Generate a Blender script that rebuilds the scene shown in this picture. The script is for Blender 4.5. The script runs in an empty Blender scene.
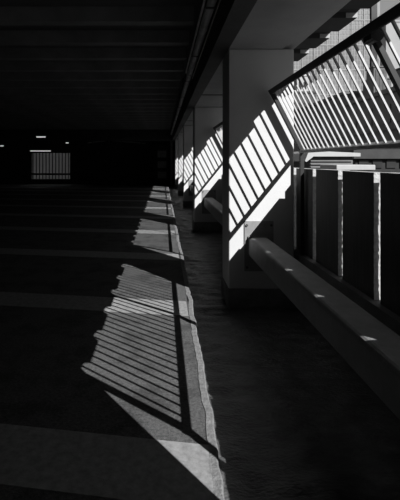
import bpy, math, random
from mathutils import Vector, noise as mnoise
random.seed(7)

# ------------------------------------------------------------------ camera, light, exposure
SC = bpy.context.scene
COL = SC.collection
F = 460.0                      # focal length in pixels of the 400x500 frame
H = 1.43                       # eye height
VX, VY = 163.0, 161.0          # where the receding lines of the garage meet
cam = bpy.data.cameras.new('camera')
cam.sensor_fit = 'HORIZONTAL'
cam.sensor_width = 36.0
cam.lens = F / 400.0 * 36.0
cam.shift_x = (200.0 - VX) / 400.0
cam.shift_y = -(250.0 - VY) / 400.0
cam.clip_end = 500
co = bpy.data.objects.new('camera', cam)
COL.objects.link(co)
co.location = (0, 0, H)
co.rotation_euler = (math.pi / 2, 0, 0)
SC.camera = co

SUN = Vector((-0.65, 1.0, -0.805)).normalized()
sl = bpy.data.lights.new('sun', 'SUN')
sl.energy = 8.2
sl.angle = math.radians(0.22)
sl.color = (1, 1, 1)
so = bpy.data.objects.new('sun', sl)
COL.objects.link(so)
so.rotation_euler = SUN.to_track_quat('-Z', 'Y').to_euler()

w = bpy.data.worlds.new('sky')
w.use_nodes = True
w.node_tree.nodes['Background'].inputs[0].default_value = (0.30, 0.30, 0.30, 1)
w.node_tree.nodes['Background'].inputs[1].default_value = 1.0
SC.world = w
vs = SC.view_settings
vs.view_transform = 'Standard'
vs.look = 'None'
vs.exposure = 0.0
vs.gamma = 1.0
vs.use_curve_mapping = False


def at(px, py, Y):
    """point of the place at depth Y that the photograph shows at a pixel (survey helper)"""
    return Vector(((px - VX) * Y / F, Y, H + (VY - py) * Y / F))


# ------------------------------------------------------------------ materials
MATS = {}


def mat(name, g, rough=0.85, var=0.25, scale=6.0, bump=0.0, bscale=40.0, detail=6.0, emit=0.0,
        stain=0.0, metallic=0.0, stretch=(1, 1, 1), spec=0.3):
    m = bpy.data.materials.new(name)
    m.use_nodes = True
    nt = m.node_tree
    b = nt.nodes['Principled BSDF']
    b.inputs['Roughness'].default_value = rough
    b.inputs['Metallic'].default_value = metallic
    b.inputs['Specular IOR Level'].default_value = spec
    tc = nt.nodes.new('ShaderNodeTexCoord')
    mp = nt.nodes.new('ShaderNodeMapping')
    mp.inputs['Scale'].default_value = stretch
    nt.links.new(tc.outputs['Object'], mp.inputs['Vector'])
    n = nt.nodes.new('ShaderNodeTexNoise')
    n.inputs['Scale'].default_value = scale
    n.inputs['Detail'].default_value = detail
    n.inputs['Roughness'].default_value = 0.65
    nt.links.new(mp.outputs['Vector'], n.inputs['Vector'])
    r = nt.nodes.new('ShaderNodeValToRGB')
    lo, hi = g * (1 - var), g * (1 + var)
    r.color_ramp.elements[0].position = 0.3
    r.color_ramp.elements[1].position = 0.7
    r.color_ramp.elements[0].color = (lo, lo, lo, 1)
    r.color_ramp.elements[1].color = (hi, hi, hi, 1)
    nt.links.new(n.outputs['Fac'], r.inputs['Fac'])
    out = r.outputs['Color']
    if stain > 0:
        n2 = nt.nodes.new('ShaderNodeTexNoise')
        n2.inputs['Scale'].default_value = 3.1
        n2.inputs['Detail'].default_value = 8
        n2.inputs['Roughness'].default_value = 0.7
        nt.links.new(mp.outputs['Vector'], n2.inputs['Vector'])
        r2 = nt.nodes.new('ShaderNodeValToRGB')
        r2.color_ramp.elements[0].position = 0.40
        r2.color_ramp.elements[1].position = 0.52
        k = 1 - stain
        r2.color_ramp.elements[0].color = (k, k, k, 1)
        r2.color_ramp.elements[1].color = (1, 1, 1, 1)
        nt.links.new(n2.outputs['Fac'], r2.inputs['Fac'])
        mx = nt.nodes.new('ShaderNodeMix')
        mx.data_type = 'RGBA'
        mx.blend_type = 'MULTIPLY'
        mx.inputs['Factor'].default_value = 1.0
        nt.links.new(out, mx.inputs['A'])
        nt.links.new(r2.outputs['Color'], mx.inputs['B'])
        out = mx.outputs['Result']
    nt.links.new(out, b.inputs['Base Color'])
    if bump > 0:
        n3 = nt.nodes.new('ShaderNodeTexNoise')
        n3.inputs['Scale'].default_value = bscale
        n3.inputs['Detail'].default_value = 5
        nt.links.new(mp.outputs['Vector'], n3.inputs['Vector'])
        bp = nt.nodes.new('ShaderNodeBump')
        bp.inputs['Strength'].default_value = bump
        bp.inputs['Distance'].default_value = 0.01
        nt.links.new(n3.outputs['Fac'], bp.inputs['Height'])
        nt.links.new(bp.outputs['Normal'], b.inputs['Normal'])
    if emit > 0:
        b.inputs['Emission Color'].default_value = (1, 1, 1, 1)
        b.inputs['Emission Strength'].default_value = emit
    MATS[name] = m
    return m


mat('column_concrete', 0.50, var=0.06, scale=2.0, bump=0.15, bscale=60)
mat('plinth_concrete', 0.2, var=0.35, scale=7.0, bump=0.4)
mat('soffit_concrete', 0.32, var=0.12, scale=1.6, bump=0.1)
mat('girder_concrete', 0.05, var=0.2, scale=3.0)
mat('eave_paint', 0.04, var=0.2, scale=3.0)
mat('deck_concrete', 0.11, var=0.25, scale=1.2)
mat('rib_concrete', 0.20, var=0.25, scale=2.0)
mat('asphalt', 0.086, var=0.55, scale=55.0, bump=0.6, bscale=140, stain=0.40, rough=0.9)
mat('line_paint', 0.24, var=0.28, scale=22.0, rough=0.8, bump=0.2, bscale=150)
mat('kerb_concrete', 0.18, var=0.35, scale=26.0, bump=0.6, bscale=90)
mat('wet_grit', 0.085, var=0.75, scale=7.0, bump=1.0, bscale=38, rough=0.42, spec=0.5, stretch=(1, 1.8, 1))
mat('parapet_concrete', 0.10, var=0.3, scale=4.0, bump=0.3)
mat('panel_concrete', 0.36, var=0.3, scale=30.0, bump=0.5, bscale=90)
mat('panel_face_shade', 0.055, var=0.3, scale=7.0, bump=0.2, bscale=60, stretch=(4, 4, 0.4))  # panel concrete darkened to hold the faces' shade, with faint streaks
mat('beam_paint', 0.20, var=0.18, scale=8.0, bump=0.15, rough=0.6)
mat('plate_steel', 0.22, var=0.2, scale=9.0, rough=0.6)
mat('baluster_paint', 0.44, var=0.08, scale=20.0, rough=0.5)
mat('rail_paint_shade', 0.02, var=0.2, scale=12.0, rough=0.55)  # dark post paint; the overhang's shade on the top rail is in this tone
mat('bottom_rail_shade', 0.16, var=0.3, scale=12.0, rough=0.55)  # baluster paint darkened to carry the shade on the rail's inner face
mat('pipe_metal', 0.50, var=0.3, scale=5.0, rough=0.5)
mat('dark_steel', 0.06, var=0.3, scale=8.0, rough=0.6)
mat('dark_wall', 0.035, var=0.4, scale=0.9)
mat('lamp_housing', 0.4, var=0.1)
mat('lamp_tube', 0.8, var=0.0, emit=0.55)
mat('tower_frame', 0.235, var=0.12, scale=0.6)
mat('tower_glass', 0.15, var=0.35, scale=0.16, rough=0.35)
mat('block_dark', 0.11, var=0.2, scale=0.7)
mat('block_window', 0.025, var=0.4, scale=0.8, rough=0.3)
mat('pale_wall', 0.42, var=0.08, scale=0.4)
mat('pale_sheet', 0.34, var=0.1, scale=3.0)
mat('louvre_metal', 0.11, var=0.12, scale=8.0)
mat('roof_gravel', 0.022, var=0.3, scale=6.0)
mat('shed_paint', 0.040, var=0.2, scale=2.0)
mat('podium_wall', 0.055, var=0.2, scale=0.6)
mat('slab_wall', 0.27, var=0.08, scale=0.3)
mat('ground', 0.10, var=0.3, scale=0.3)


# ------------------------------------------------------------------ mesh helpers
class MB:
    def __init__(s):
        s.v = []
        s.f = []

    def add(s, verts, faces):
        o = len(s.v)
        s.v += [tuple(p) for p in verts]
        s.f += [tuple(i + o for i in f) for f in faces]
        return s

    def box(s, a, b):
        (x0, y0, z0), (x1, y1, z1) = a, b
        return s.add([(x0, y0, z0), (x1, y0, z0), (x1, y1, z0), (x0, y1, z0),
                      (x0, y0, z1), (x1, y0, z1), (x1, y1, z1), (x0, y1, z1)],
                     [(0, 3, 2, 1), (4, 5, 6, 7), (0, 1, 5, 4), (1, 2, 6, 5), (2, 3, 7, 6), (3, 0, 4, 7)])

    def prism(s, prof, y0, y1):
        """profile of (x, z) points, counter-clockwise seen from -Y, swept along Y"""
        n = len(prof)
        vs_ = [(x, y0, z) for x, z in prof] + [(x, y1, z) for x, z in prof]
        fs = [tuple(range(n)), tuple(reversed(range(n, 2 * n)))]
        for i in range(n):
            j = (i + 1) % n
            fs.append((j, i, i + n, j + n))
        return s.add(vs_, fs)

    def tube(s, p, q, r, n=10, r2=None):
        p, q = Vector(p), Vector(q)
        r2 = r if r2 is None else r2
        d = (q - p).normalized()
        u = d.cross(Vector((0, 0, 1)))
        if u.length < 1e-3:
            u = Vector((1, 0, 0))
        u.normalize()
        t = d.cross(u)
        vs_, fs = [], []
        for c, rr in ((p, r), (q, r2)):
            for i in range(n):
                a = 2 * math.pi * i / n
                vs_.append(c + (u * math.cos(a) + t * math.sin(a)) * rr)
        for i in range(n):
            j = (i + 1) % n
            fs.append((i, j, j + n, i + n))
        fs += [tuple(reversed(range(n))), tuple(range(n, 2 * n))]
        return s.add(vs_, fs)

    def mesh(s, name, m):
        me = bpy.data.meshes.new(name)
        me.from_pydata(s.v, [], s.f)
        me.update()
        me.materials.append(MATS[m])
        return me

    def build(s, name, m, parent=None, loc=(0, 0, 0), bevel=0.0, smooth=False):
        o = link(name, s.mesh(name, m), parent, loc)
        if bevel > 0:
            bv = o.modifiers.new('bevel', 'BEVEL')
            bv.width = bevel
            bv.segments = 3
            bv.limit_method = 'ANGLE'
        if smooth:
            for p in o.data.polygons:
                p.use_smooth = True
        return o


def link(name, me, parent=None, loc=(0, 0, 0)):
    o = bpy.data.objects.new(name, me)
    COL.objects.link(o)
    o.location = loc
    if parent is not None:
        o.parent = parent
    return o


def tag(o, label, cat, group=None):
    o['label'] = label
    o['category'] = cat
    if group:
        o['group'] = group
    return o


def thing(name, label, cat, loc=(0, 0, 0), group=None):
    o = bpy.data.objects.new(name, None)
    o.empty_display_size = 0.1
    COL.objects.link(o)
    o.location = loc
    return tag(o, label, cat, group)


def struct(o, label=None):
    o['kind'] = 'structure'
    if label:
        o['label'] = label
    return o


# ------------------------------------------------------------------ key sizes
S = 5.0                                    # bay
CX0, CX1, CT = 0.658, 1.31, 0.50           # column: inner face, outer face, thickness
COLY = [-0.20] + [4.6 + S * k for k in range(5)]   # front faces
ZS = 2.55                                  # soffit over the columns
YB, YF, XL = -6.0, 28.5, -22.0             # back wall, far wall, left wall
KERB = 0.30

# ------------------------------------------------------------------ floor, gutter, kerb
fl = struct(MB().box((XL, YB, -0.3), (0.250, YF, 0)).build('floor', 'asphalt'),
            'dark asphalt parking deck with wide pale bay lines')
# wide painted bay lines lie a little askew to the columns
sk = -0.17
lm = MB()
L0, L1 = -13.0, 0.235
lm.add([(L0, L0 * sk - 0.22, 0), (L1, L1 * sk - 0.22, 0), (L1, L1 * sk + 0.22, 0), (L0, L0 * sk + 0.22, 0),
        (L0, L0 * sk - 0.22, 0.003), (L1, L1 * sk - 0.22, 0.003), (L1, L1 * sk + 0.22, 0.003),
        (L0, L0 * sk + 0.22, 0.003)],
       [(0, 3, 2, 1), (4, 5, 6, 7), (0, 1, 5, 4), (1, 2, 6, 5), (2, 3, 7, 6), (3, 0, 4, 7)])
lme = lm.mesh('parking_line', 'line_paint')
for k in range(10):
    link('parking_line', lme, fl, (0, 2.13 + 2.37 * k, 0.0005))

# kerb strip: ragged edge where the deck meets the gutter
n = 900
kv, kf = [], []
for i in range(n + 1):
    y = YB + (YF - YB) * i / n
    e = KERB + 0.016 * mnoise.noise((y * 2.1, 3.7, 0)) + 0.012 * mnoise.noise((y * 9.0, 1.2, 0))
    e -= 0.011 * max(0.0, 5.0 - y)
    kv += [(e - 0.045 + 0.006 * mnoise.noise((y * 5.0, 8.2, 0)), y, 0.004), (e - 0.008, y, 0.006), (e, y, -0.002), (e + 0.006, y, -0.09)]
    if i:
        a = (i - 1) * 4
        for c in range(3):
            kf.append((a + c, a + c + 1, a + c + 5, a + c + 4))
struct(MB().add(kv, kf).build('trim_1', 'kerb_concrete'), 'ragged pale concrete edging between deck and gutter')

nx, ny = 34, 900
gx0, gx1 = KERB - 0.14, 1.36
gv, gf = [], []
for j in range(ny + 1):
    y = YB + (YF - YB) * (j / ny)
    for i in range(nx + 1):
        x = gx0 + (gx1 - gx0) * i / nx
        p = Vector((x, y, 0))
        z = -0.036 + 0.016 * mnoise.noise((x * 2.2, y * 1.1, 0.3)) + 0.020 * mnoise.noise((x * 3.5, y * 7.5, 2.0)) \
            + 0.013 * mnoise.noise((x * 9, y * 17, 5.0))
        z = min(z, -0.006)
        gv.append((x, y, z))
for j in range(ny):
    for i in range(nx):
        a = j * (nx + 1) + i
        gf.append((a, a + 1, a + nx + 2, a + nx + 1))
struct(MB().add(gv, gf).build('floor', 'wet_grit', smooth=True), 'dark rough gutter strip between deck edge and parapet')

# ------------------------------------------------------------------ walls
PX0, PX1, PZ = 1.355, 1.56, 0.505
struct(MB().box((PX0, YB, -0.6), (PX1, YF + 0.4, PZ)).build('wall_right', 'parapet_concrete'),
       'low dark parapet wall below the concrete panels')
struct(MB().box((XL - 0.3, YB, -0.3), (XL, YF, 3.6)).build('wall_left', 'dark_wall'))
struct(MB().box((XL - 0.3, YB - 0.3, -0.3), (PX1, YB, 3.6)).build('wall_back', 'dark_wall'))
# far wall with an opening
a = at(31, 153, YF)
b = at(70, 180, YF)
OX0, OX1, OZ1 = a.x, b.x, a.z
OZ0 = b.z
fw = MB()
fw.box((XL, YF, -0.3), (OX0, YF + 0.3, 3.6))
fw.box((OX1, YF, -0.3), (PX1, YF + 0.3, 3.6))
fw.box((OX0, YF, OZ1), (OX1, YF + 0.3, 3.6))
fw.box((OX0, YF, -0.3), (OX1, YF + 0.3, OZ0))
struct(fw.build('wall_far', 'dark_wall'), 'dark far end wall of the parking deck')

struct(MB().box((CX0, COLY[-1] + CT, -0.3), (PX0, YF, ZS)).build('wall_sun_stop', 'dark_wall'), 'wall piece added beyond the farthest column to stop the sun')  # added infill that keeps sun off the far wall

# ------------------------------------------------------------------ ceiling deck, ribs, girder, soffit, eave joists
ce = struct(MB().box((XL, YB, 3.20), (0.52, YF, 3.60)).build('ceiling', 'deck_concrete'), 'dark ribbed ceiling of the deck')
rm = MB()
rm.add([(XL, -0.15, 3.2), (0.36, -0.15, 3.2), (0.36, 0.15, 3.2), (XL, 0.15, 3.2),
        (XL, -0.08, 3.05), (0.36, -0.08, 3.05), (0.36, 0.08, 3.05), (XL, 0.08, 3.05)],
       [(0, 1, 2, 3), (4, 7, 6, 5), (1, 0, 4, 5), (2, 1, 5, 6), (3, 2, 6, 7), (0, 3, 7, 4)])
rme = rm.mesh('rib', 'rib_concrete')
y = 5.42 - 5 * 0.955
while y < YF - 0.3:
    link('rib', rme, ce, (0, y, 0))
    y += 0.955
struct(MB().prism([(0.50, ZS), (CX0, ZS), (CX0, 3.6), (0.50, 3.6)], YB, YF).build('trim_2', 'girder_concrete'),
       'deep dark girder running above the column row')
# cross girder at the far end
struct(MB().box((XL, YF - 4.2, 2.50), (0.499, YF - 3.8, 3.6)).build('trim_3', 'girder_concrete'),
       'dark cross girder near the far wall')
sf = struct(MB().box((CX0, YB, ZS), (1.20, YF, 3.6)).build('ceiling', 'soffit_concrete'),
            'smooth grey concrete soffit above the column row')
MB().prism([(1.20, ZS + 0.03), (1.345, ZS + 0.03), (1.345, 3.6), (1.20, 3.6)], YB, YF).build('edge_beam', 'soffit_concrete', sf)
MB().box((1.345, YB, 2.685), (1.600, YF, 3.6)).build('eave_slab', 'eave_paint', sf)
jv = []
for xx in (1.345, 1.592):
    jv += [(xx, 0.0, 2.686), (xx, 0.0, 2.674), (xx, 0.20, 2.65), (xx, 0.20, 2.605), (xx, 0.60, 2.605), (xx, 0.60, 2.686)]
jm = MB().add(jv, [(0, 1, 2, 3, 4, 5), (11, 10, 9, 8, 7, 6)] + [(i, i + 6, (i + 1) % 6 + 6, (i + 1) % 6) for i in range(6)]).mesh('eave_joist', 'eave_paint')
nm = MB().box((1.50, 0.192, 2.606), (1.592, 0.20, 2.645)).mesh('sunlit_tip', 'pale_sheet')  # sunlit tip of each joist front, put in as a pale strip
y = 3.575 - 0.625 * 13
while y < YF - 0.4:
    link('eave_joist', jm, sf, (0, y, 0))
    link('sunlit_tip', nm, sf, (0, y, 0))
    y += 0.625
# thin joint lines across the soffit are raised cover strips
js = MB().box((CX0 + 0.002, 0, ZS - 0.012), (1.198, 0.02, ZS)).mesh('cover_strip', 'girder_concrete')
for k in range(4):
    link('cover_strip', js, sf, (0, 7.75 + S * k, 0))
# unseen storey added above to shade the wall beyond the far opening
struct(MB().box((XL, YB, 3.6), (1.58, YF + 0.3, 6.6)).build('wall_shade_mass', 'pale_wall'), 'unseen storey added above the deck to shade the wall outside')

# ------------------------------------------------------------------ columns
ordn = ['concrete column outside the picture, known only by its shadow on the deck',
        'nearest broad concrete column with bright railing shadow stripes',
        'second concrete column along the row, partly hidden by the nearest',
        'third concrete column along the row, sunlit in stripes',
        'fourth concrete column along the row, narrow sunlit strip',
        'fifth and farthest concrete column, small beside the far wall']
for k, yc in enumerate(COLY):
    c = thing('concrete_column', ordn[k], 'column', (CX0, yc, -0.06), 'row of concrete columns')
    MB().box((0, 0, 0), (CX1 - CX0, CT, ZS + 0.06)).build('shaft', 'column_concrete', c, bevel=0.012)
    MB().box((-0.010, -0.010, 0), (CX1 - CX0 + 0.010, CT + 0.010, 0.215)).build('plinth', 'plinth_concrete', c, bevel=0.01)
    for y0, y1, yb in ((-0.012, 0.0, -0.024), (CT, CT + 0.012, CT + 0.024)):
        pl = MB().box((0.155, y0, 0.39), (0.445, y1, 0.89)).build('bracket_plate', 'plate_steel', c)
        if k < 3:
            for bxx in (0.178, 0.422):
                for bzz in (0.43, 0.85):
                    MB().tube((bxx, (y0 + y1) / 2, bzz), (bxx, yb, bzz), 0.013, 6).build('bolt', 'dark_steel', pl)

# ------------------------------------------------------------------ guard beams between the columns
BX0, BX1, BZ0, BZ1 = 0.855, 1.05, 0.475, 0.670
bl = ['long pale guard beam running from nearest column towards the camera',
      'guard beam between the nearest and second columns',
      'guard beam between the second and third columns',
      'guard beam between the third and fourth columns',
      'guard beam between the fourth and fifth columns']
for k in range(len(COLY) - 1):
    y0, y1 = COLY[k] + CT + 0.013, COLY[k + 1] - 0.013
    g = thing('guard_beam', bl[k], 'beam', (0, y0, BZ0), 'guard beams between columns')
    L = y1 - y0
    r = 0.032
    prof = []
    for cx, cz, a0 in ((BX1 - r, r, -90), (BX1 - r, BZ1 - BZ0 - r, 0), (BX0 + r, BZ1 - BZ0 - r, 90), (BX0 + r, r, 180)):
        for q in range(5):
            t = math.radians(a0 + q * 22.5)
            prof.append((cx + r * math.cos(t), cz + r * math.sin(t)))
    MB().prism(prof, 0.02, L - 0.02).build('beam_body', 'beam_paint', g)
    for yy in (0.0, L - 0.02):
        MB().box((BX0 - 0.008, yy, -0.004), (BX1 + 0.008, yy + 0.02, BZ1 - BZ0 + 0.012)).build('end_cap', 'beam_paint', g, bevel=0.004)

# ------------------------------------------------------------------ leaning railings above the panels
RB = Vector((1.362, 1.53))      # bottom rail x, z
RT = Vector((1.065, 2.11))      # top rail x, z
ld = (RT - RB)
rl = ['leaning steel railing with pale balusters beside the nearest column',
      'leaning railing between the nearest and second columns',
      'leaning railing between the second and third columns',
      'leaning railing between the third and fourth columns',
      'leaning railing between the fourth and fifth columns']
u = ld.normalized()
v = Vector((u.y, -u.x))


def lean_bar(hw, hd, e0, e1):
    """bar along the leaning plane: half width along Y, half depth across it"""
    p0, p1 = RB + u * e0, RB + ld + u * e1
    m = MB()
    vs_ = []
    for p in (p0, p1):
        for sy, sv in ((-1, -1), (1, -1), (1, 1), (-1, 1)):
            q = p + v * hd * sv
            vs_.append((q.x, sy * hw, q.y))
    return m.add(vs_, [(0, 1, 2, 3), (7, 6, 5, 4), (0, 4, 5, 1), (1, 5, 6, 2), (2, 6, 7, 3), (3, 7, 4, 0)])


bal_me = lean_bar(0.0076, 0.0058, 0.0, 0.0).mesh('baluster', 'baluster_paint')
post_me = lean_bar(0.020, 0.013, -0.01, 0.0).mesh('post', 'rail_paint_shade')
epost_me = lean_bar(0.028, 0.016, -0.01, 0.0).mesh('post', 'rail_paint_shade')
cq = RT - u * 0.045
clamp_me = MB().tube((cq.x, -0.045, cq.y), (cq.x, 0.045, cq.y), 0.034, 12).mesh('clamp', 'rail_paint_shade')
leg_me = MB().box((RB.x - 0.018, -0.02, PZ), (RB.x + 0.018, 0.02, RB.y - 0.012)).mesh('support_leg', 'rail_paint_shade')


def rail_prof(c, hw, hd):
    return [tuple(c + u * (-hd) + v * (-hw)), tuple(c + u * (-hd) + v * hw), tuple(c + u * hd + v * hw), tuple(c + u * hd + v * (-hw))]


for k in range(len(COLY) - 1):
    y0, y1 = COLY[k] + CT + 0.25, COLY[k + 1] - 0.085
    rr = thing('railing', rl[k], 'railing', (0, y0, 0), 'leaning railings between columns')
    L = y1 - y0
    MB().prism(rail_prof(RT, 0.026, 0.026), -0.03, L + 0.008).build('top_rail', 'rail_paint_shade', rr, bevel=0.006)
    MB().prism(rail_prof(RB, 0.026, 0.014), -0.03, L + 0.03).build('bottom_rail', 'bottom_rail_shade', rr, bevel=0.004)
    nb = int(round(L / 0.108))
    mid = nb // 2 - 1
    for i in range(nb + 1):
        yy = L * i / nb
        if i in (0, nb):
            link('post', epost_me, rr, (0, yy, 0))
            link('support_leg', leg_me, rr, (0, yy, 0))
        elif i == mid:
            link('post', post_me, rr, (0, yy, 0))
            link('clamp', clamp_me, rr, (0, yy, 0))
            link('support_leg', leg_me, rr, (0, yy, 0))
        else:
            link('baluster', bal_me, rr, (0, yy, 0))

# ------------------------------------------------------------------ fence of thick concrete panels
NX0, NX1, NZ = 1.405, 1.500, 1.353
GAP, PITCH = 0.085, 0.625
fe = thing('panel_fence', 'fence of thick dark concrete panels with narrow gaps on the parapet', 'fence', (NX0, 0, PZ))
pms = []
for q in range(4):
    rnd = random.Random(40 + q)
    m = MB()
    W, T, Z = PITCH - GAP, NX1 - NX0, NZ - PZ
    nz = 44
    vs_, fs = [], []
    for i in range(nz + 1):
        z = Z * i / nz
        j = 0.0 if i in (0, nz) else 1.0
        ring = [(0, rnd.uniform(0, .006) * j), (T - rnd.uniform(0, .006) * j, rnd.uniform(0, .006) * j),
                (T - rnd.uniform(0, .007) * j, W - rnd.uniform(0, .004) * j), (0, W - rnd.uniform(0, .004) * j)]
        vs_ += [(a_, b_, z) for a_, b_ in ring]
        if i:
            o = (i - 1) * 4
            for c in range(4):
                d = (c + 1) % 4
                fs.append((o + c, o + d, o + d + 4, o + c + 4))
    fs += [(3, 2, 1, 0), tuple(nz * 4 + c for c in range(4))]
    m.add(vs_, fs)
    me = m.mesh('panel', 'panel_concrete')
    me.materials.append(MATS['panel_face_shade'])
    for p in me.polygons:                      # shade painted dark on the two broad sides, raw concrete on the edges
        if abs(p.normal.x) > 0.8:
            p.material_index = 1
    pms.append(me)
y = 3.02 + GAP / 2 - PITCH * 8
i = 0
while y < YF - 0.7:
    o = link('panel', pms[i % 4], fe, (0, y, random.uniform(0.0, 0.005)))
    y += PITCH
    i += 1

# ------------------------------------------------------------------ pipe, conduits under the ceiling
pp = thing('ceiling_pipe', 'pale pipe with couplings hung along the dark girder', 'pipe', (0.43, 0, 2.84))
ys = [1.0, 7.4, 12.4, 17.4, 22.4, YF - 0.02]
for i in range(len(ys) - 1):
    MB().tube((0, ys[i] + 0.012, 0), (0, ys[i + 1] - 0.012, 0), 0.042, 14).build('pipe_section', 'pipe_metal', pp, smooth=False)
    if i:
        MB().tube((0, ys[i] - 0.05, 0), (0, ys[i] + 0.05, 0), 0.052, 14).build('coupling', 'pipe_metal', pp)
hm = MB().box((-0.012, -0.02, 0.041), (0.012, 0.02, 0.36)).box((-0.05, -0.02, -0.048), (0.05, 0.02, -0.042)) \
    .box((-0.05, -0.02, -0.042), (-0.046, 0.02, 0.06)).box((0.046, -0.02, -0.042), (0.05, 0.02, 0.06)).box((-0.05, -0.02, 0.05), (0.05, 0.02, 0.056)).mesh('hanger', 'dark_steel')
y = 2.2
while y < YF:
    link('hanger', hm, pp, (0, y, 0))
    y += 1.91
for q, (dx, lab) in enumerate(((-0.068, 'thin conduit on the left of the ceiling pipe'), (0.072, 'thin conduit between the ceiling pipe and girder'))):
    cd = MB().tube((0.43 + dx, 1.0, 2.83), (0.43 + dx, 7.3 + q * 0.5, 2.83), 0.012, 8).build('conduit', 'pipe_metal')
    tag(cd, lab, 'conduit')

# ------------------------------------------------------------------ far end of the deck
# barred opening
go = thing('window_guard', 'barred opening glowing with daylight in the far wall', 'guard rail', ((OX0 + OX1) / 2, YF + 0.1, OZ0))
wd = OX1 - OX0
bm_ = MB().box((-0.024, -0.03, 0), (0.024, 0.03, OZ1 - OZ0)).mesh('bar', 'dark_steel')
for i in range(12):
    link('bar', bm_, go, (-wd / 2 + wd * (i + 0.5) / 12, 0, 0))
for z0, z1 in ((0.0, 0.06), (0.30, 0.42)):
    MB().box((-wd / 2, -0.045, z0), (wd / 2, -0.032, z1)).build('cross_rail', 'dark_steel', go)


def lamp(px0, px1, py, Y, lab):
    p, q = at(px0, py, Y), at(px1, py, Y)
    L = q.x - p.x
    t = thing('fluorescent_lamp', lab, 'lamp', ((p.x + q.x) / 2, Y, p.z), 'strip lamps at the far end')
    MB().box((-L / 2, -0.06, 0.025), (L / 2, 0.06, 0.08)).build('housing', 'lamp_housing', t)
    MB().tube((-L / 2 + 0.02, 0, 0), (L / 2 - 0.02, 0, 0), 0.024, 8).build('tube', 'lamp_tube', t)
    for s_ in (-0.4, 0.4):
        MB().tube((L * s_, 0, 0.08), (L * s_, 0, 3.2 - p.z), 0.012, 6).build('hanger_rod', 'dark_steel', t)


lamp(30, 51, 151, 27.4, 'longest strip lamp glowing above the barred opening')
lamp(36, 46, 137, 20.0, 'strip lamp higher up near the far end')
lamp(-8, 4, 146, 26.8, 'strip lamp cut by the left edge of the picture')
lamp(65.5, 69, 143, 26.0, 'tiny strip lamp seen above right of the barred opening')

# roller door with panels, pipe and post on the far wall
dr = thing('loading_door', 'dark panelled door in the far wall beside the column row', 'door', (at(156, 180, YF - 0.02).x, YF - 0.03, 0))
wdr = at(168, 180, YF).x - at(156, 180, YF).x
MB().box((0, -0.02, 0.02), (wdr, 0.02, 2.35)).build('door_leaf', 'dark_steel', dr)
for z0 in (0.35, 1.0, 1.65):
    MB().box((0.1, -0.045, z0), (wdr - 0.1, -0.02, z0 + 0.42)).build('door_panel', 'pipe_metal', dr)
wp = thing('wall_pipe', 'pale pipe running across the far wall under the ceiling', 'pipe', (0, YF - 0.15, at(90, 143, YF).z))
xa, xb = at(88, 143, YF).x, at(146, 143, YF).x
MB().tube((xa, 0, 0.0), ((xa + xb) / 2 - 0.5, 0, 0.16), 0.035, 8).build('pipe_section', 'pipe_metal', wp)
MB().tube(((xa + xb) / 2 - 0.5, 0, 0.16), (xb, 0, -0.03), 0.035, 8).build('pipe_section', 'pipe_metal', wp)
for xx in (xa + 0.3, (xa + xb) / 2 - 0.5, xb - 0.3):
    MB().box((xx - 0.03, -0.04, -0.06), (xx + 0.03, 0.15, 0.2)).build('pipe_clip', 'dark_steel', wp)
dp = thing('downpipe', 'pale vertical downpipe at the far end of the column row', 'pipe', (at(171.5, 170, 27.5).x, 27.5, 0))
MB().tube((0, 0, 0), (0, 0, 2.82), 0.065, 12).build('pipe_section', 'pipe_metal', dp)
for z in (0.6, 1.7):
    MB().tube((0, 0, z), (0, 0, z + 0.06), 0.08, 12).build('pipe_clip', 'pipe_metal', dp)

# ------------------------------------------------------------------ outside: ground, neighbouring roofs and buildings
struct(MB().box((-60, -40, -12.4), (160, 220, -12)).build('floor', 'ground'), 'street level far below the deck')
ow = tag(MB().box((-14, YF + 5, -12), (-3, YF + 7, 5.2)).build('neighbour_wall', 'pale_wall'),
         'pale wall outside seen through the barred opening', 'wall')

# near neighbour: flat roof with louvred unit and pale covers
nr = thing('flat_roof_annex', 'low flat roofed annex just beyond the panel fence', 'building', (6.4, 14.0, -12))
MB().box((-3.6, -10.0, 0), (5.0, 8.0, 12.6)).build('wall', 'block_dark', nr)
MB().box((-3.7, -10.1, 12.6), (5.1, 8.1, 12.75)).build('roof', 'roof_gravel', nr)

a, b = at(309, 166, 12.0), at(354, 156.5, 12.0)
lv = thing('louvred_unit', 'grey louvred rooftop unit with pale overhanging lid', 'ventilator', (a.x, 12.0, 0.75))
W = b.x - a.x
hz = b.z - 0.75
MB().box((0.02, 0.03, 0), (W - 0.02, 1.6, hz)).build('casing', 'louvre_metal', lv)
for i in range(9):
    z = 0.1 + (hz - 0.14) * i / 8
    MB().add([(0.04, -0.03, z), (W - 0.04, -0.03, z), (W - 0.04, 0.03, z + 0.055), (0.04, 0.03, z + 0.055),
              (0.04, -0.03, z - 0.008), (W - 0.04, -0.03, z - 0.008), (W - 0.04, 0.03, z + 0.047), (0.04, 0.03, z + 0.047)],
             [(0, 1, 2, 3), (7, 6, 5, 4), (0, 4, 5, 1), (1, 5, 6, 2), (2, 6, 7, 3), (3, 7, 4, 0)]).build('louvre', 'louvre_metal', lv)
MB().prism([(-0.14, hz - 0.12), (-0.10, hz - 0.14), (0.08, hz), (W + 0.12, hz), (W + 0.12, hz + 0.09), (0.02, hz + 0.15), (-0.06, hz + 0.09)],
           -0.12, 1.75).build('lid', 'pale_sheet', lv)

a, b = at(338, 171, 9.5), at(372, 166.3, 9.5)
cvb = thing('roof_cover', 'pale flat roof cover right of the louvred unit', 'cover', (a.x, 9.5, 0.75))
MB().box((0, 0, 0), (b.x - a.x, 0.9, b.z - 0.83)).build('curb', 'louvre_metal', cvb)
MB().box((-0.05, -0.05, b.z - 0.83), (b.x - a.x + 0.05, 0.95, b.z - 0.72)).build('cover_sheet', 'pale_sheet', cvb, bevel=0.015)

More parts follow.
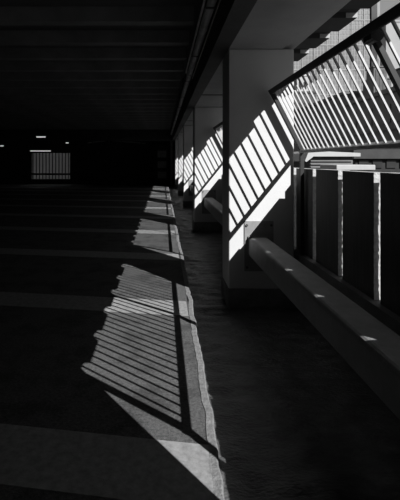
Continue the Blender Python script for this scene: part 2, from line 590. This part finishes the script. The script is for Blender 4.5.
a, b = at(296, 170, 14.4), at(300.5, 155, 14.4)
sv = thing('vent_box', 'small pale vent box between nearest column and louvred unit', 'ventilator', (a.x, 14.4, 0.75))
MB().box((0, 0, 0), (b.x - a.x, 0.5, b.z - 0.75)).build('casing', 'louvre_metal', sv)
for i in range(4):
    MB().box((-0.01, -0.03, 0.25 + 0.16 * i), (b.x - a.x + 0.01, 0, 0.31 + 0.16 * i)).build('louvre', 'pale_sheet', sv)

# low grey shed with a window band right of it
a, b = at(356, 172, 18.0), at(425, 149.5, 18.0)
sh = thing('grey_shed', 'long low grey shed with dark window band under the railing', 'building', (a.x, 18.0, 0.75))
W = b.x - a.x
hz = b.z - 0.75
MB().box((0, 0.05, 0), (W, 3.0, hz - 0.36)).build('wall', 'roof_gravel', sh)
MB().box((-0.15, -0.15, hz - 0.36), (W + 0.2, 3.2, hz)).build('fascia', 'shed_paint', sh)
MB().box((-0.15, -0.15, hz), (W + 0.2, 3.2, hz + 0.03)).build('roof', 'roof_gravel', sh)
for i in range(5):
    MB().box((0.12 + W * i / 5, 0.0, hz - 0.72), (W * (i + 1) / 5 - 0.05, 0.06, hz - 0.42)).build('window', 'block_window', sh)

# shaded office block: its long side faces the garage
bx, by0, by1 = 12.2, 22.0, 31.0
bz = H + 0.30 * bx
ob = thing('office_block', 'dark shaded office block behind the balusters', 'building', (bx, by0, -12))
MB().box((0, 0, 0), (14, by1 - by0, bz + 12)).build('wall', 'block_dark', ob)
MB().box((-0.12, -0.12, bz + 12), (14.1, by1 - by0 + 0.1, bz + 12.25)).build('roof', 'block_dark', ob)
for fz in (0.9, 3.1):
    MB().box((-0.10, 0, fz + 12), (0, by1 - by0, fz + 12.12)).build('ledge', 'block_window', ob)
for fz in (1.35, 3.5):
    for i in range(4):
        yy = 0.4 + i * 2.2
        wn = MB().box((-0.05, yy, fz + 12), (0.0, yy + 1.7, fz + 13.0)).build('window', 'block_window', ob)
wg = thing('office_wing', 'taller dark rear wing beyond the shaded office block', 'building', (bx + 0.3, by1 + 0.4, -12))
wz = H + 0.375 * bx + 12
MB().box((0, 0, 0), (13, 22, wz)).build('wall', 'block_dark', wg)
MB().box((-0.12, -0.1, wz), (13.1, 22.1, wz + 0.2)).build('roof', 'block_dark', wg)
for fz in (12.9, 15.1):
    MB().box((-0.10, 0, fz), (0, 22, fz + 0.12)).build('ledge', 'block_window', wg)
for fz in (13.35, 15.6):
    for i in range(9):
        MB().box((-0.05, 0.5 + i * 2.4, fz), (0.0, 2.2 + i * 2.4, fz + 1.0)).build('window', 'block_window', wg)
# plant on its roof
for i, (yy, xx, wx, wy, hh, mt, lab) in enumerate((
        (24.0, 12.9, 1.2, 1.8, 1.1, 'block_window', 'dark plant box nearest on the office block roof'),
        (27.5, 12.6, 0.8, 1.0, 1.7, 'block_dark', 'tall narrow plant box on the office block roof'),
        (29.2, 13.3, 1.2, 1.4, 1.3, 'louvre_metal', 'low grey plant box on the office block roof'))):
    t = thing('plant_box', lab, 'roof plant', (xx, yy, bz + 0.25), 'plant on the office roof')
    MB().box((0, 0, 0), (wx, wy, hh)).build('casing', mt, t)
    MB().box((-0.06, -0.06, hh), (wx + 0.06, wy + 0.06, hh + 0.07)).build('lid', 'louvre_metal', t)
    MB().tube((wx * 0.5, wy * 0.5, hh + 0.07), (wx * 0.5, wy * 0.5, hh + 0.6), 0.12, 10).build('flue', 'louvre_metal', t)
    for q in range(3):
        MB().box((wx * (0.12 + 0.28 * q), -0.03, 0.15), (wx * (0.32 + 0.28 * q), 0, hh - 0.15)).build('vent_panel', 'dark_steel', t)

# glass tower with a fine grid
TY = 72.0
x0, x1 = at(290, 0, TY).x, at(371, 0, TY).x
z1 = 44.0
tw = thing('glass_tower', 'tall grey tower with a fine grid of windows', 'building', (x0, TY, -12))
W = x1 - x0
MB().box((0, 0.3, 0), (W, 16, z1 + 12)).build('wall', 'tower_frame', tw)
MB().box((-0.2, -0.1, z1 + 12), (W, 16.2, z1 + 12.6)).build('roof', 'tower_frame', tw)
ncol, nrow = 26, 46
pm = MB()
cw, ch = W / ncol, 36.0 / nrow
for r_ in range(nrow):
    for c_ in range(ncol):
        zz = 12 + 4 + r_ * ch
        pm.box((c_ * cw + 0.10, 0.26, zz + 0.08), ((c_ + 1) * cw - 0.05, 0.30, zz + ch - 0.07))
pn = pm.build('window_panes', 'tower_glass', tw)
pn['kind'] = 'stuff'
for c_ in range(0, ncol + 1, 4):
    MB().box((c_ * cw - 0.07, 0.18, 4), (c_ * cw + 0.07, 0.31, z1 + 12)).build('pilaster', 'tower_frame', tw)
for r_ in range(0, nrow + 1, 5):
    MB().box((0, 0.2, 16 + r_ * ch - 0.1), (W, 0.31, 16 + r_ * ch + 0.1)).build('floor_band', 'tower_frame', tw)

# slim dark tower beside it and pale slab to the right
a, b = at(371.2, 0, TY), at(377, 0, TY)
st = thing('slim_dark_tower', 'slim dark tower edge right of the gridded tower', 'building', (a.x + 0.05, TY, -12))
MB().box((0, 0, 0), (b.x - a.x, 5, 60)).build('wall', 'block_window', st)
MB().box((b.x - a.x, 0.4, 0), (b.x - a.x + 0.6, 5, 60)).build('side_wall', 'tower_frame', st)
MB().box((0, -0.1, 60), (b.x - a.x + 0.7, 5.1, 60.5)).build('roof', 'block_window', st)
a, b = at(386, 22, 96), at(440, 22, 96)
ps = thing('pale_slab_block', 'pale plain slab building at the right edge behind railing post', 'building', (a.x, 96, -12))
MB().box((0, 0, 0), (b.x - a.x, 8, a.z + 12)).build('wall', 'slab_wall', ps)
MB().box((-0.15, -0.15, a.z + 12), (b.x - a.x + 0.15, 8.15, a.z + 12.4)).build('roof', 'slab_wall', ps)
a, b = at(285, 93, 56), at(316, 93, 56)
gp = thing('grey_podium', 'mid grey podium below the small white block', 'building', (a.x, 56, -12))
MB().box((0, 0, 0), (b.x - a.x, 4, a.z + 12)).build('wall', 'podium_wall', gp)
MB().box((-0.1, -0.1, a.z + 12), (b.x - a.x + 0.1, 4.1, a.z + 12.2)).build('roof', 'podium_wall', gp)
for r_ in range(3):
    for c_ in range(3):
        MB().box((0.4 + c_ * 1.2, -0.04, a.z + 5.4 + r_ * 2.1), (1.2 + c_ * 1.2, 0, a.z + 6.6 + r_ * 2.1)).build('window', 'block_window', gp)
a, b = at(297, 76, 62), at(309, 76, 62)
wb = thing('white_block', 'small bright white block low behind the railing end', 'building', (a.x, 62, -12))
MB().box((0, 0, 0), (b.x - a.x, 5, a.z + 12)).build('wall', 'pale_sheet', wb)
MB().box((-0.1, -0.1, a.z + 12), (b.x - a.x + 0.1, 5.1, a.z + 12.3)).build('roof', 'pale_wall', wb)
for q in range(2):
    MB().box((0.25 + q * 0.65, -0.04, a.z + 10.2), (0.6 + q * 0.65, 0, a.z + 11.2)).build('window', 'block_window', wb)
